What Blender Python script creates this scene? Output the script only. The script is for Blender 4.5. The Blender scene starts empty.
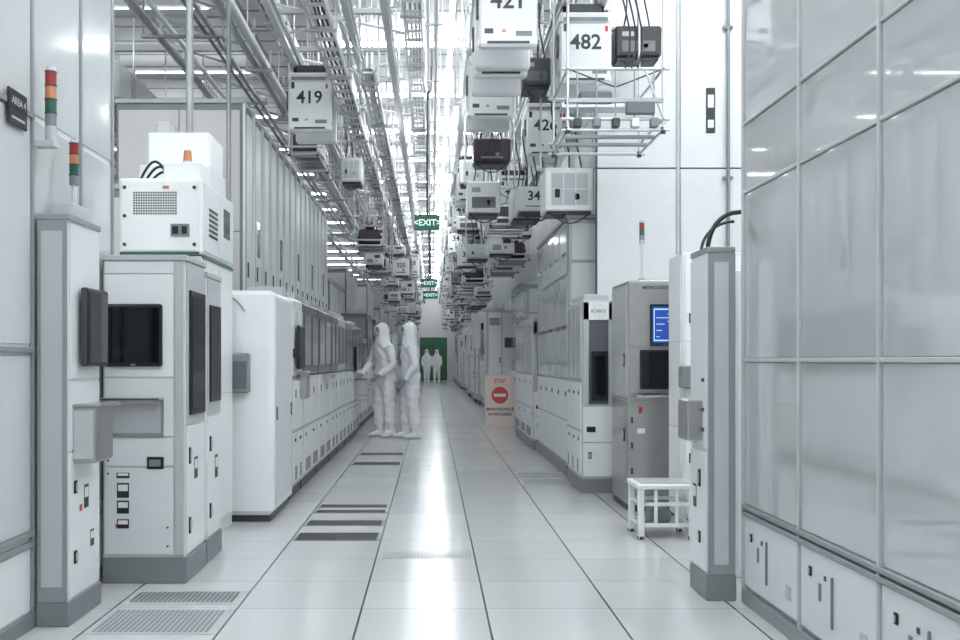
import bpy, bmesh, math, random
from mathutils import Vector, Matrix
random.seed(7)
scene = bpy.context.scene

# ------------------------------------------------------------------ materials
def mat(name, col, rough=0.4, metal=0.0, var=0.04, emis=None, es=0.0, bump=0.0, bscale=60, spec=0.5, coat=0.0, scale=6.0):
    m = bpy.data.materials.new(name); m.use_nodes = True
    nt = m.node_tree; b = nt.nodes['Principled BSDF']
    b.inputs['Roughness'].default_value = rough
    b.inputs['Metallic'].default_value = metal
    b.inputs['Specular IOR Level'].default_value = spec
    b.inputs['Coat Weight'].default_value = coat
    geo = nt.nodes.new('ShaderNodeNewGeometry')
    n = nt.nodes.new('ShaderNodeTexNoise'); n.inputs['Scale'].default_value = scale
    n.inputs['Detail'].default_value = 3
    nt.links.new(geo.outputs['Position'], n.inputs['Vector'])
    mx = nt.nodes.new('ShaderNodeMix'); mx.data_type = 'RGBA'
    a = [max(0, c*(1-var)) for c in col]; c2 = [min(1, c*(1+var)) for c in col]
    mx.inputs[6].default_value = (*a, 1); mx.inputs[7].default_value = (*c2, 1)
    nt.links.new(n.outputs['Fac'], mx.inputs[0])
    nt.links.new(mx.outputs[2], b.inputs['Base Color'])
    if emis:
        b.inputs['Emission Color'].default_value = (*emis, 1)
        b.inputs['Emission Strength'].default_value = es
    if bump > 0:
        n2 = nt.nodes.new('ShaderNodeTexNoise'); n2.inputs['Scale'].default_value = bscale
        nt.links.new(geo.outputs['Position'], n2.inputs['Vector'])
        bp = nt.nodes.new('ShaderNodeBump'); bp.inputs['Strength'].default_value = bump
        bp.inputs['Distance'].default_value = 0.01
        nt.links.new(n2.outputs['Fac'], bp.inputs['Height'])
        nt.links.new(bp.outputs['Normal'], b.inputs['Normal'])
    return m

M = {}
M['white'] = mat('white_enamel', (.78,.80,.81), .32)
M['white2'] = mat('white_panel', (.69,.715,.73), .38)
M['warm'] = mat('warm_white_panel', (.62,.61,.60), .4)
M['lgrey'] = mat('light_grey_paint', (.46,.48,.495), .4)
M['grey'] = mat('grey_paint', (.20,.215,.23), .42)
M['hood'] = mat('dark_hood_plastic', (.11,.12,.135), .3)
M['dgrey'] = mat('dark_grey', (.045,.05,.057), .45)
M['black'] = mat('black_plastic', (.012,.013,.016), .35)
M['screen'] = mat('screen_glass', (.006,.007,.01), .08)
M['steel'] = mat('stainless_steel', (.50,.49,.48), .28, .9, var=.1, scale=3)
M['alu'] = mat('aluminium', (.62,.63,.65), .35, .5)
M['rail'] = mat('rail_enamel', (.66,.67,.68), .35)
M['frame'] = mat('frame_grey', (.31,.325,.34), .35, .3)
M['acryl'] = mat('frosted_acrylic', (.58,.605,.615), .10, spec=.6, coat=.2, bump=.02, bscale=2.5)
M['glaze'] = mat('backpainted_glass', (.51,.53,.54), .06, spec=.9, coat=1.0, bump=.012, bscale=1.5, var=.10, scale=1.2)
M['smoke'] = mat('smoked_window', (.12,.13,.145), .1)
M['seam'] = mat('panel_gap_rubber', (.10,.105,.11), .7)  # dark filler in the joints between panels
M['red'] = mat('red_lens', (.30,.025,.02), .3)
M['redp'] = mat('red_print', (.60,.06,.055), .5)
M['green'] = mat('green_lens', (.015,.10,.06), .3)
M['greenp'] = mat('glowing_green_paint', (.03,.12,.065), .45, emis=(.04,.20,.10), es=.06)  # far door paint given a faint glow, though it is no lamp
M['amber'] = mat('amber_lens', (.50,.20,.09), .3)
M['exit'] = mat('exit_sign_green', (.01,.10,.06), .4, emis=(.01,.16,.09), es=.2)
M['exitw'] = mat('exit_sign_letter', (.6,.8,.7), .4, emis=(.6,.85,.75), es=.5)
M['blue'] = mat('screen_blue', (.02,.03,.12), .2, emis=(.02,.07,.36), es=.8)
M['blue2'] = mat('screen_cyan', (.3,.5,.8), .2, emis=(.35,.55,.95), es=.8)
M['maroon'] = mat('wafer_carrier_resin', (.055,.035,.042), .25)
M['pod'] = mat('pale_carrier_resin', (.55,.55,.54), .25)
M['cream'] = mat('sign_board', (.74,.62,.57), .5)
M['suit'] = mat('cleanroom_fabric', (.90,.91,.94), .75)
M['glove'] = mat('nitrile_glove', (.28,.30,.34), .5)
M['skin'] = mat('skin', (.42,.26,.20), .5)
M['mask'] = mat('mask_fabric', (.50,.58,.70), .8)
M['eye'] = mat('dark_eye', (.03,.02,.02), .2)
M['lamp'] = mat('added_near_tube', (.9,.9,.9), .4, emis=(.93,.985,1), es=31)
M['lampl'] = mat('left_bay_fluorescent_tube', (.9,.9,.9), .4, emis=(.93,.985,1), es=10)
M['lampa'] = mat('aisle_crosswise_tube', (.9,.9,.9), .4, emis=(.93,.985,1), es=52)
M['lampc'] = mat('aisle_fluorescent_tube', (.9,.9,.9), .4, emis=(.94,.99,1), es=5)
M['lampfill'] = mat('added_fill_tube', (.9,.9,.9), .4, emis=(.94,.99,1), es=45)  # for the added strips that brighten the technicians and aisle

# ------------------------------------------------------------------ builder
class B:
    def __init__(s, name):
        s.name=name; s.v=[]; s.f=[]; s.m=[]; s.s=[]; s.mats=[]
    def mi(s, m):
        if m not in s.mats: s.mats.append(m)
        return s.mats.index(m)
    def add(s, vs, fs, m, smooth=False):
        o=len(s.v); s.v+= [tuple(v) for v in vs]; i=s.mi(m)
        for f in fs:
            s.f.append([a+o for a in f]); s.m.append(i); s.s.append(smooth)
    def box(s, x0,x1,y0,y1,z0,z1, m, c=0.004):
        lo=[min(x0,x1),min(y0,y1),min(z0,z1)]; hi=[max(x0,x1),max(y0,y1),max(z0,z1)]
        d=min(hi[i]-lo[i] for i in range(3)); c=min(c,d*.3)
        if c < 0.0008:
            vs=[(a,b_,e) for a in (lo[0],hi[0]) for b_ in (lo[1],hi[1]) for e in (lo[2],hi[2])]
            s.add(vs,[(0,1,3,2),(4,6,7,5),(0,4,5,1),(2,3,7,6),(0,2,6,4),(1,5,7,3)],m); return
        vs=[]
        def idx(cx,a): return (cx[0]*4+cx[1]*2+cx[2])*3+a
        for i in (0,1):
            for j in (0,1):
                for k in (0,1):
                    cc=(i,j,k)
                    for a in range(3):
                        p=[]
                        for q in range(3):
                            base=hi[q] if cc[q] else lo[q]
                            if q!=a: base += (-c if cc[q] else c)
                            p.append(base)
                        vs.append(p)
        fs=[]
        for a in range(3):
            o=[q for q in range(3) if q!=a]
            for sg in (0,1):
                f=[]
                for (u,w) in ((0,0),(1,0),(1,1),(0,1)):
                    cc=[0,0,0]; cc[a]=sg; cc[o[0]]=u; cc[o[1]]=w; f.append(idx(cc,a))
                fs.append(f)
            for (u,w) in ((0,0),(1,0),(1,1),(0,1)):
                c0=[0,0,0]; c0[o[0]]=u; c0[o[1]]=w; c1=list(c0); c1[a]=1
                fs.append([idx(c0,o[0]),idx(c1,o[0]),idx(c1,o[1]),idx(c0,o[1])])
        for i in (0,1):
            for j in (0,1):
                for k in (0,1):
                    fs.append([idx((i,j,k),0),idx((i,j,k),1),idx((i,j,k),2)])
        s.add(vs,fs,m)
    def cyl(s, p0,p1,r,m,n=12,r2=None):
        p0=Vector(p0);p1=Vector(p1); t=(p1-p0).normalized()
        ref=Vector((0,0,1)) if abs(t.z)<.9 else Vector((1,0,0))
        a=t.cross(ref).normalized(); b=t.cross(a); r2=r if r2 is None else r2
        vs=[]
        for p,rr in ((p0,r),(p1,r2)):
            for i in range(n):
                th=2*math.pi*i/n; vs.append(p+a*math.cos(th)*rr+b*math.sin(th)*rr)
        s.add(vs,[(i,(i+1)%n,(i+1)%n+n,i+n) for i in range(n)],m,True)
        s.add(vs[:n],[tuple(range(n))],m); s.add(vs[n:],[tuple(range(n))],m)
    def tube(s, pts, r, m, n=8):
        pts=[Vector(p) for p in pts]; vs=[]
        for i,p in enumerate(pts):
            t=(pts[min(i+1,len(pts)-1)]-pts[max(i-1,0)]).normalized()
            ref=Vector((0.03,1,0.02)) if abs(t.y)<.85 else Vector((1,0,0.02))
            a=t.cross(ref).normalized(); b=t.cross(a)
            for k in range(n):
                th=2*math.pi*k/n; vs.append(p+a*math.cos(th)*r+b*math.sin(th)*r)
        fs=[]
        for i in range(len(pts)-1):
            for k in range(n):
                fs.append((i*n+k,i*n+(k+1)%n,(i+1)*n+(k+1)%n,(i+1)*n+k))
        s.add(vs,fs,m,True)
    def fb(s, face, plane, u0,u1,z0,z1,t,m,c=0.003):
        if face=='F': s.box(u0,u1,plane-t,plane,z0,z1,m,c)
        elif face=='R': s.box(plane,plane+t,u0,u1,z0,z1,m,c)
        else: s.box(plane-t,plane,u0,u1,z0,z1,m,c)
    def panels(s, face, plane, u0,u1,z0,z1,cols,rows,m,t=.008,g=.006):
        du=(u1-u0)/cols; dz=(z1-z0)/rows
        for i in range(cols):
            for j in range(rows):
                s.fb(face,plane,u0+i*du+g/2,u0+(i+1)*du-g/2,z0+j*dz+g/2,z0+(j+1)*dz-g/2,t,m)
    def vent(s, face, plane, u0,u1,z0,z1,n,m='dgrey'):
        dz=(z1-z0)/n
        for i in range(n):
            s.fb(face,plane,u0,u1,z0+i*dz,z0+(i+.55)*dz,.003,m,0)
    def text(s, face, txt, size, u, z, plane, m, off=.003):
        cu=bpy.data.curves.new('t','FONT'); cu.body=txt; cu.size=size; cu.align_x='CENTER'; cu.align_y='CENTER'
        cu.offset=size*.02; cu.resolution_u=2
        ob=bpy.data.objects.new('t',cu); scene.collection.objects.link(ob)
        bpy.context.view_layer.update()
        me=bpy.data.meshes.new_from_object(ob.evaluated_get(bpy.context.evaluated_depsgraph_get()))
        vs=[]
        for v in me.vertices:
            x,y=v.co.x,v.co.y
            if face=='F': vs.append((u+x,plane-off,z+y))
            elif face=='R': vs.append((plane+off,u+x,z+y))
            else: vs.append((plane-off,u-x,z+y))
        s.add(vs,[tuple(p.vertices) for p in me.polygons],m)
        bpy.data.objects.remove(ob); bpy.data.curves.remove(cu); bpy.data.meshes.remove(me)
    def done(s):
        xs=[v[0] for v in s.v]; ys=[v[1] for v in s.v]; zs=[v[2] for v in s.v]
        o=Vector(((min(xs)+max(xs))/2,(min(ys)+max(ys))/2,min(zs)))
        me=bpy.data.meshes.new(s.name)
        me.from_pydata([Vector(v)-o for v in s.v],[],s.f)
        for k in s.mats: me.materials.append(M[k])
        me.polygons.foreach_set('material_index',s.m)
        me.polygons.foreach_set('use_smooth',s.s)
        bm=bmesh.new(); bm.from_mesh(me); bmesh.ops.recalc_face_normals(bm,faces=bm.faces); bm.to_mesh(me); bm.free()
        ob=bpy.data.objects.new(s.name,me); ob.location=o; scene.collection.objects.link(ob)
        return ob

def inst(ob, dx=0,dy=0,dz=0,rz=0):
    o=bpy.data.objects.new(ob.name.split('.')[0],ob.data); o.location=ob.location+Vector((dx,dy,dz))
    o.rotation_euler=(0,0,rz); scene.collection.objects.link(o); return o

CEIL=5.6; YEND=60.0; YB=-6.0; XL=-7.0; XR=5.0
# ------------------------------------------------------------------ grid shader (floor, ceiling)
def gridmat(name, base, line, line2, sx, ox, wx, sy, oy, wy, rough, bumpw, tilevar=.05, spec=.5):
    m=bpy.data.materials.new(name); m.use_nodes=True; nt=m.node_tree; L=nt.links.new; N=nt.nodes.new
    bs=nt.nodes['Principled BSDF']; bs.inputs['Specular IOR Level'].default_value=spec
    geo=N('ShaderNodeNewGeometry'); sep=N('ShaderNodeSeparateXYZ'); L(geo.outputs['Position'],sep.inputs[0])
    def math_(op,a,b=None):
        n=N('ShaderNodeMath'); n.operation=op
        for i,q in enumerate((a,b)):
            if q is None: continue
            if isinstance(q,(int,float)): n.inputs[i].default_value=q
            else: L(q,n.inputs[i])
        return n.outputs[0]
    def line_(c,s,o,w):
        q=math_('DIVIDE',math_('SUBTRACT',c,o-100*s),s)
        fr=math_('FRACT',q); ab=math_('ABSOLUTE',math_('SUBTRACT',fr,.5))
        return math_('GREATER_THAN',ab,.5-w/s/2), math_('FLOOR',q)
    lx,fx=line_(sep.outputs[0],sx,ox,wx); ly,fy=line_(sep.outputs[1],sy,oy,wy)
    cmb=N('ShaderNodeCombineXYZ'); L(fx,cmb.inputs[0]); L(fy,cmb.inputs[1])
    wn=N('ShaderNodeTexWhiteNoise'); L(cmb.outputs[0],wn.inputs['Vector'])
    mr=N('ShaderNodeMapRange'); mr.inputs[3].default_value=1-tilevar; mr.inputs[4].default_value=1+tilevar
    L(wn.outputs['Value'],mr.inputs[0])
    vm=N('ShaderNodeVectorMath'); vm.operation='SCALE'; vm.inputs[0].default_value=base; L(mr.outputs[0],vm.inputs['Scale'])
    m1=N('ShaderNodeMix'); m1.data_type='RGBA'; L(ly,m1.inputs[0]); L(vm.outputs[0],m1.inputs[6]); m1.inputs[7].default_value=(*line2,1)
    m2=N('ShaderNodeMix'); m2.data_type='RGBA'; L(lx,m2.inputs[0]); L(m1.outputs[2],m2.inputs[6]); m2.inputs[7].default_value=(*line,1)
    L(m2.outputs[2],bs.inputs['Base Color'])
    no=N('ShaderNodeTexNoise'); no.inputs['Scale'].default_value=3; no.inputs['Detail'].default_value=4; L(geo.outputs['Position'],no.inputs['Vector'])
    r=N('ShaderNodeMapRange'); r.inputs[3].default_value=rough*.75; r.inputs[4].default_value=rough*1.35; L(no.outputs['Fac'],r.inputs[0])
    L(r.outputs[0],bs.inputs['Roughness'])
    n3=N('ShaderNodeTexNoise'); n3.inputs['Scale'].default_value=1.6; L(geo.outputs['Position'],n3.inputs['Vector'])
    h=math_('SUBTRACT',math_('MULTIPLY',n3.outputs['Fac'],.25),math_('MAXIMUM',lx,ly))
    bp=N('ShaderNodeBump'); bp.inputs['Strength'].default_value=bumpw; bp.inputs['Distance'].default_value=.004
    L(h,bp.inputs['Height']); L(bp.outputs['Normal'],bs.inputs['Normal'])
    return m
M['floor']=gridmat('raised_floor_tiles',(.57,.58,.59),(.05,.065,.075),(.33,.34,.35),.6,.26,.010,.6,.03,.006,.15,.25,.05,.6)
M['ceil']=gridmat('filter_ceiling_grid',(.58,.58,.58),(.26,.26,.27),(.20,.20,.21),1.2,.0,.06,.6,.0,.07,.5,.2,.08)
M['wallp']=gridmat('wall_panel',(.66,.67,.68),(.3,.3,.3),(.3,.3,.3),1.2,.0,.01,1.2,.0,.01,.4,.1,.02)

b=B('floor'); b.box(XL,XR,YB,YEND,-.1,0,'floor',0); b.done()
b=B('ceiling'); b.box(XL,XR,YB,YEND,CEIL,CEIL+.1,'ceil',0); b.done()
b=B('wall_left'); b.box(XL-.1,XL,YB,YEND,0,CEIL,'wallp',0); b.done()
b=B('wall_right'); b.box(XR,XR+.1,YB,YEND,0,CEIL,'wallp',0); b.done()
b=B('wall_rear'); b.box(XL,XR,YB-.1,YB,0,CEIL,'wallp',0); b.done()
b=B('wall_far'); b.box(XL,XR,YEND,YEND+.1,0,CEIL,'warm',0)
b.done()
b=B('door_1'); b.box(-.72,.9,YEND-.06,YEND-.002,0,2.55,'dgrey'); 
for i in range(2):
    for j in range(5): b.box(-.66+i*.77,.06+i*.77,YEND-.09,YEND-.05,.08+j*.49,.53+j*.49,'greenp')
b.done()
b=B('wall_right_bay')
b.box(1.66,XR-.002,10.02,10.16,.0,CEIL-.002,'seam',0)
for (u0,u1) in ((1.655,2.475),(2.485,3.3),(3.31,4.4),(4.41,4.99)):
    for (z0,z1) in ((0,1.1),(1.11,3.11),(3.125,CEIL-.004)):
        b.box(u0,u1,10.0,10.03,z0,z1,'white2',.003)
b.box(2.44,2.475,9.985,10.0,1.2,5.5,'lgrey')
b.box(2.74,2.83,9.99,10.0,3.47,3.92,'black'); b.box(2.755,2.815,9.985,9.992,3.72,3.85,'white'); b.box(2.755,2.815,9.985,9.992,3.52,3.6,'white')
b.cyl((2.95,9.96,1.9),(2.95,9.96,CEIL),.018,'grey'); b.box(2.9,3.0,9.95,10.0,3.0,3.03,'grey'); b.box(2.9,3.0,9.95,10.0,4.5,4.53,'grey')
b.done()
b=B('wall_right_aisle')
b.box(1.80,1.95,10.17,YEND-.1,0,CEIL-.002,'seam',0)
y=10.18
while y<YEND-1.4:
    for (z0,z1) in ((0,2.6),(2.61,3.9),(3.91,CEIL-.004)):
        b.box(1.78,1.81,y,y+1.19,z0,z1,random.choice(['white','white2','white','lgrey','white2']),.003)
    y+=1.2
b.done()

# ------------------------------------------------------------------ lamps (pendant tubes)
b=B('ceiling_light_strip'); L_=2.3
b.box(-.02,.02,-L_/2,L_/2,5.36,5.40,'lgrey'); b.box(-.03,.03,-L_/2+.03,L_/2-.03,5.325,5.36,'lampc',.0)
for s in (-1,1): b.cyl((0,s*.9,5.4),(0,s*.9,CEIL),.012,'lgrey',8)
l0=b.done(); l0.location=(.24,-4.6,5.325)
y=-2.2
while y<YEND-1.5:
    inst(l0,0,y+4.6); y+=2.4
def cross(name,m):
    b=B(name); b.box(-1.9,1.9,-.02,.02,5.33,5.38,'lgrey'); b.box(-1.87,1.87,-.045,.045,5.28,5.33,m,0)
    for s in (-1.5,0,1.5): b.cyl((s,0,5.38),(s,0,CEIL),.012,'lgrey',8)
    return b.done()
c0=cross('ceiling_crosswise_light','lampl'); c0.location=(-4.5,9.2,5.28)
for k in range(1,17): inst(c0,0,k*2.6)
near_fill=cross('ceiling_crosswise_light','lamp'); near_fill.location=(0,-4.0,5.28)  # unseen rows added above and behind the camera to light the near aisle
for y in (-1.6,.8,3.2,5.6): inst(near_fill,0,y+4.0)
for y in (-4.0,-1,2.0,5.0): inst(near_fill,-4.5,y+4.0)
for y in (-3,0,3.0,6.0,8.6): inst(near_fill,3.1,y+4.0)
b=B('ceiling_crosswise_light'); b.box(-1.3,1.3,-.02,.02,5.48,5.52,'lgrey'); b.box(-1.27,1.27,-.035,.035,5.44,5.48,'lampa',0)
for s in (-1.0,1.0): b.cyl((s,0,5.52),(s,0,CEIL),.012,'lgrey',8)
c1=b.done(); c1.location=(0,8.3,5.44)
for k in range(1,20): inst(c1,0,k*2.6)
# slim strips added below rail level to brighten the technicians and aisle
b=B('added_fill_strip'); b.box(-.03,.03,-.6,.6,4.32,4.36,'lgrey'); b.box(-.02,.02,-.58,.58,4.29,4.32,'lampfill',0)
for s in (-.5,.5): b.cyl((0,s,4.36),(0,s,CEIL),.008,'lgrey',6)
t0=b.done(); t0.location=(.30,12.9,4.29)
for (x,y) in ((-.34,13.6),(.30,17.4),(.30,23),(.30,30),(.30,38),(-.34,26)): inst(t0,x-.30,y-12.9)

# ------------------------------------------------------------------ floor grilles
def grille(x0,x1,y0,y1,dark=True):
    b=B('floor_grille')
    b.box(x0+.008,x1-.008,y0+.008,y1-.008,0,.003,'lgrey' if not dark else 'grey',.001)
    if dark:
        n=int((y1-y0)/.03)
        for i in range(n):
            yy=y0+.02+i*(y1-y0-.03)/n; b.box(x0+.03,x1-.03,yy,yy+.017,.003,.005,'dgrey',0)
    else:
        nx=22; ny=10
        for i in range(nx):
            for j in range(ny):
                xx=x0+.04+i*(x1-x0-.08)/nx; yy=y0+.04+j*(y1-y0-.08)/ny
                b.box(xx,xx+.015,yy,yy+.03,.003,.0038,'grey',0)
    b.done()
grille(-1.54,-.94,4.36,4.83,False); grille(-1.54,-.94,4.90,5.2,False)
for (y0,y1) in ((6.63,6.95),(7.23,7.48),(7.83,8.0),(8.12,8.3),(11.43,11.75),(12.63,12.9)): grille(-.94,-.34,y0,y1)
b=B('floor_grille')
for i in range(26): b.box(-.30+i*.021,-.288+i*.021,6.05,6.26,0,.002,'grey',0)
b.done()
for (x,y0) in ((.86,9.6),(.86,10.2)): grille(x,x+.6,y0+.03,y0+.5,False)

# ------------------------------------------------------------------ small parts
def signal_tower(x,y,z,h,r,m3=('green','amber','red'),name='signal_tower_light'):
    b=B(name); b.cyl((x,y,z),(x,y,z+.03),r*1.3,'lgrey'); b.cyl((x,y,z+.03),(x,y,z+h*.65),r*.45,'alu'); 
    b.cyl((x,y,z+h*.62),(x,y,z+h*.68),r,'lgrey',16)
    k=h*.28/len(m3)
    for i,mm in enumerate(m3):
        b.cyl((x,y,z+h*.68+i*k),(x,y,z+h*.68+i*k+k*.86),r*.95,mm,16); b.cyl((x,y,z+h*.68+i*k+k*.86),(x,y,z+h*.68+(i+1)*k),r,'dgrey',16)
    b.cyl((x,y,z+h*.96),(x,y,z+h),r,'lgrey',16,r*.7); return b.done()
def latch(b,face,plane,u,z,w=.03,h=.06,m='black'):
    b.fb(face,plane,u-w/2,u+w/2,z-h/2,z+h/2,.008,m); b.fb(face,plane,u-w*.2,u+w*.2,z-h*.3,z+h*.3,.016,'alu')
def sticker(b,face,plane,u,z,w,h,m1='white',m2='black'):
    b.fb(face,plane,u-w/2,u+w/2,z-h/2,z+h/2,.0015,m2,0); b.fb(face,plane,u-w*.4,u+w*.4,z-h*.05,z+h*.38,.0022,m1,0)

# ------------------------------------------------------------------ LEFT near partition
b=B('cleanroom_partition_panel')
b.box(-1.92,-1.80,-1.5,5.62,0,3.3,'white2')
ys=[-1.5,-.5,.5,1.5,2.5,3.5,4.48,5.1,5.6]
for i in range(len(ys)-1):
    for (z0,z1) in ((.08,.36),(.44,1.22),(1.27,2.28),(2.31,3.28)):
        b.fb('R',-1.80,ys[i]+.015,ys[i+1]-.015,z0,z1,.006,'acryl' if z0>.4 else 'white')
for y in ys: b.fb('R',-1.80,y-.012,y+.012,0,3.3,.018,'frame')
for z in (.38,.425,1.245,2.295): b.fb('R',-1.80,-1.5,4.49,z-.013,z+.013,.02,'frame')
b.fb('R',-1.80,-1.5,5.6,0,.07,.02,'grey')
b.done()
b=B('black_notice_plate'); b.fb('R',-1.782,4.19,4.38,2.2,2.35,.01,'black'); b.text('R','AREA 4',.045,4.285,2.30,-1.772,'lgrey'); b.fb('R',-1.772,4.22,4.35,2.225,2.235,.001,'lgrey',0); b.done()
b=B('signal_tower_light'); x,y=-1.715,4.5
b.box(-1.782,-1.69,4.47,4.53,2.155,2.185,'lgrey'); b.cyl((x,y,2.18),(x,y,2.25),.026,'lgrey',16)
for i,(mm) in enumerate(('grey','green','amber','red')): b.cyl((x,y,2.25+i*.062),(x,y,2.305+i*.062),.025,mm,16); b.cyl((x,y,2.305+i*.062),(x,y,2.312+i*.062),.027,'dgrey',16)
b.cyl((x,y,2.498),(x,y,2.52),.026,'lgrey',16,.018); b.done()

# kiosk A
b=B('operator_terminal_pillar')
b.box(-1.778,-1.64,4.5,4.92,.1,1.84,'white2',.006)
b.box(-1.779,-1.63,4.49,4.93,0,.11,'grey'); b.box(-1.779,-1.63,4.49,4.93,1.83,1.86,'frame')
b.fb('F',4.5,-1.775,-1.64,.11,1.83,.01,'frame',.006); b.fb('F',4.49,-1.755,-1.66,.18,1.78,.006,'lgrey')
b.panels('R',-1.64,4.51,4.91,.12,.78,1,1,'white'); b.panels('R',-1.64,4.51,4.91,.79,1.10,1,1,'white2'); b.panels('R',-1.64,4.51,4.91,1.11,1.82,1,1,'white2')
for z in (.3,.62): latch(b,'R',-1.632,4.57,z)
sticker(b,'R',-1.632,4.72,.56,.06,.11); sticker(b,'R',-1.632,4.8,.35,.05,.08); b.fb('R',-1.632,4.63,4.66,.5,.53,.003,'redp')
b.box(-1.64,-1.612,4.68,4.80,1.28,1.42,'dgrey'); b.box(-1.615,-1.585,4.6,4.9,1.17,1.535,'black',.008); b.fb('R',-1.585,4.62,4.88,1.19,1.515,.002,'screen',0)
b.fb('F',4.6,-1.613,-1.587,1.175,1.53,.002,'dgrey',0)
b.box(-1.64,-1.53,4.55,4.80,.73,.99,'steel',.008); b.fb('F',4.55,-1.63,-1.54,.75,.97,.003,'alu'); b.box(-1.64,-1.50,4.54,4.82,.985,1.0,'steel')
b.done()
b=B('signal_tower_light'); b.box(-1.76,-1.66,4.62,4.86,1.86,1.93,'lgrey'); x,y=-1.70,4.75
b.cyl((x,y,1.93),(x,y,2.03),.012,'alu')
for i,mm in enumerate(('grey','green','amber','red')): b.cyl((x,y,2.03+i*.05),(x,y,2.074+i*.05),.022,mm,16); b.cyl((x,y,2.074+i*.05),(x,y,2.08+i*.05),.024,'dgrey',16)
b.cyl((x,y,2.23),(x,y,2.245),.022,'lgrey',16,.015); b.done()

# machine B
b=B('process_tool_cabinet')
x0,x1,y0,y1=-1.77,-1.33,5.38,5.84
b.box(x0,x1,y0,y1,.13,1.74,'warm',.006); b.box(x0-.0,x1+.012,y0-.012,y1,0,.14,'grey'); b.box(x0,x1+.015,y0-.015,y1,1.735,1.765,'lgrey')
b.fb('F',y0,x0+.01,x1-.06,.155,.62,.008,'white2'); b.fb('F',y0,x0+.01,x1-.06,.63,.78,.008,'white2'); b.fb('F',y0,x0+.01,x1-.06,.79,1.10,.008,'white2'); b.fb('F',y0,x0+.01,x1-.06,1.11,1.66,.008,'white'); b.fb('F',y0,x0+.01,x1-.06,1.665,1.73,.008,'white2')
b.fb('F',y0,x1-.052,x1-.004,.15,1.73,.01,'lgrey',.006)
b.fb('F',y0-.008,-1.755,-1.445,1.165,1.50,.03,'black',.01); b.fb('F',y0-.038,-1.74,-1.46,1.185,1.48,.002,'screen',0)
b.fb('F',y0-.038,-1.61,-1.585,1.172,1.178,.003,'lgrey',0)
b.fb('F',y0-.008,-1.755,-1.44,.79,1.0,.012,'steel'); b.fb('F',y0-.02,-1.74,-1.455,.81,.96,.003,'alu'); b.box(-1.755,-1.44,y0-.10,y0,.985,1.0,'steel'); b.box(-1.755,-1.44,y0-.10,y0-.09,.965,1.0,'steel')
b.fb('F',y0-.008,-1.53,-1.44,.615,.68,.01,'black'); b.fb('F',y0-.018,-1.515,-1.455,.63,.665,.006,'grey')
for (u,z,w,h) in ((-1.66,.58,.07,.03),(-1.66,.50,.065,.08),(-1.66,.41,.065,.07),(-1.66,.32,.065,.05)): sticker(b,'F',y0-.008,u,z,w,h)
b.fb('F',y0-.008,-1.70,-1.69,.3,.32,.003,'redp')
for (u,z) in ((-1.74,.66),(-1.74,.59),(-1.42,.3),(-1.42,.2)): b.cyl((u,y0-.012,z),(u,y0-.007,z),.006,'dgrey',8)
b.panels('R',x1,y0+.03,y1-.02,.15,.84,1,1,'white'); b.panels('R',x1,y0+.03,y1-.02,.85,1.73,1,1,'lgrey')
b.fb('R',x1+.008,y0+.06,y1-.06,.9,1.58,.015,'black',.006); b.fb('R',x1+.023,y0+.08,y1-.08,.93,1.55,.002,'screen',0)
for z in (.3,.68): latch(b,'R',x1+.008,y0+.07,z,.03,.09)
sticker(b,'R',x1+.008,y0+.22,.6,.08,.12)
b.done()
# machine C
b=B('process_tool_cabinet')
x0,x1,y0,y1=-1.76,-1.335,5.9,6.3
b.box(x0,x1,y0,y1,.13,1.70,'white2',.006); b.box(x0,x1+.012,y0-.012,y1,0,.14,'grey'); b.box(x0,x1+.012,y0-.012,y1,1.69,1.72,'lgrey')
b.fb('F',y0,x1-.05,x1-.004,.15,1.69,.01,'lgrey',.006)
b.panels('R',x1,y0+.02,y1-.02,.15,.86,1,1,'white'); b.panels('R',x1,y0+.02,y1-.02,.87,1.69,1,1,'lgrey')
b.fb('R',x1+.008,y0+.06,y1-.06,.95,1.53,.012,'black',.005)
for z in (.3,.7): latch(b,'R',x1+.008,y0+.08,z,.03,.09)
sticker(b,'R',x1+.008,y0+.25,.55,.08,.14)
b.done()
# upper machine U1
b=B('chemical_supply_cabinet')
x0,x1,y0,y1=-1.98,-1.46,6.34,7.30
b.box(x0,x1,y0,y1,.0,1.86,'white2',.006); b.box(x0-.0,x1+.006,y0-.02,y1,1.87,2.35,'white',.012); b.box(x0,x1,y0+.01,y1,1.855,1.875,'seam')
b.fb('F',y0-.02,x0+.02,x1-.02,1.89,2.33,.008,'white'); 
f=y0-.028
for i in range(18):
    for j in range(9): b.fb('F',f,-1.885+i*.0155,-1.875+i*.0155,2.12+j*.0165,2.13+j*.0165,.002,'dgrey',0)
b.fb('F',f,-1.65,-1.53,1.98,2.06,.006,'grey'); b.fb('F',f,-1.64,-1.60,1.995,2.045,.008,'black'); b.fb('F',f,-1.58,-1.545,1.995,2.045,.008,'black')
for (u,z) in ((-1.94,2.29),(-1.50,2.29),(-1.94,1.93),(-1.50,1.93),(-1.94,2.11)): b.cyl((u,f-.006,z),(u,f,z),.012,'dgrey',10)
b.fb('F',f,-1.70,-1.66,2.28,2.30,.002,'amber',0); b.fb('F',f,-1.97,-1.47,1.868,1.882,.004,'green',0)
b.panels('R',x1+.006,y0+.02,y1-.02,1.89,2.33,2,1,'white2'); b.panels('R',x1,y0+.02,y1-.02,.1,1.84,2,2,'white'); b.fb('R',x1,y0,y1,1.848,1.862,.012,'green')
b.vent('R',x1+.014,y0+.15,y0+.4,2.0,2.2,6); b.fb('R',x1+.014,y0+.6,y0+.8,2.05,2.25,.004,'smoke')
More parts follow.
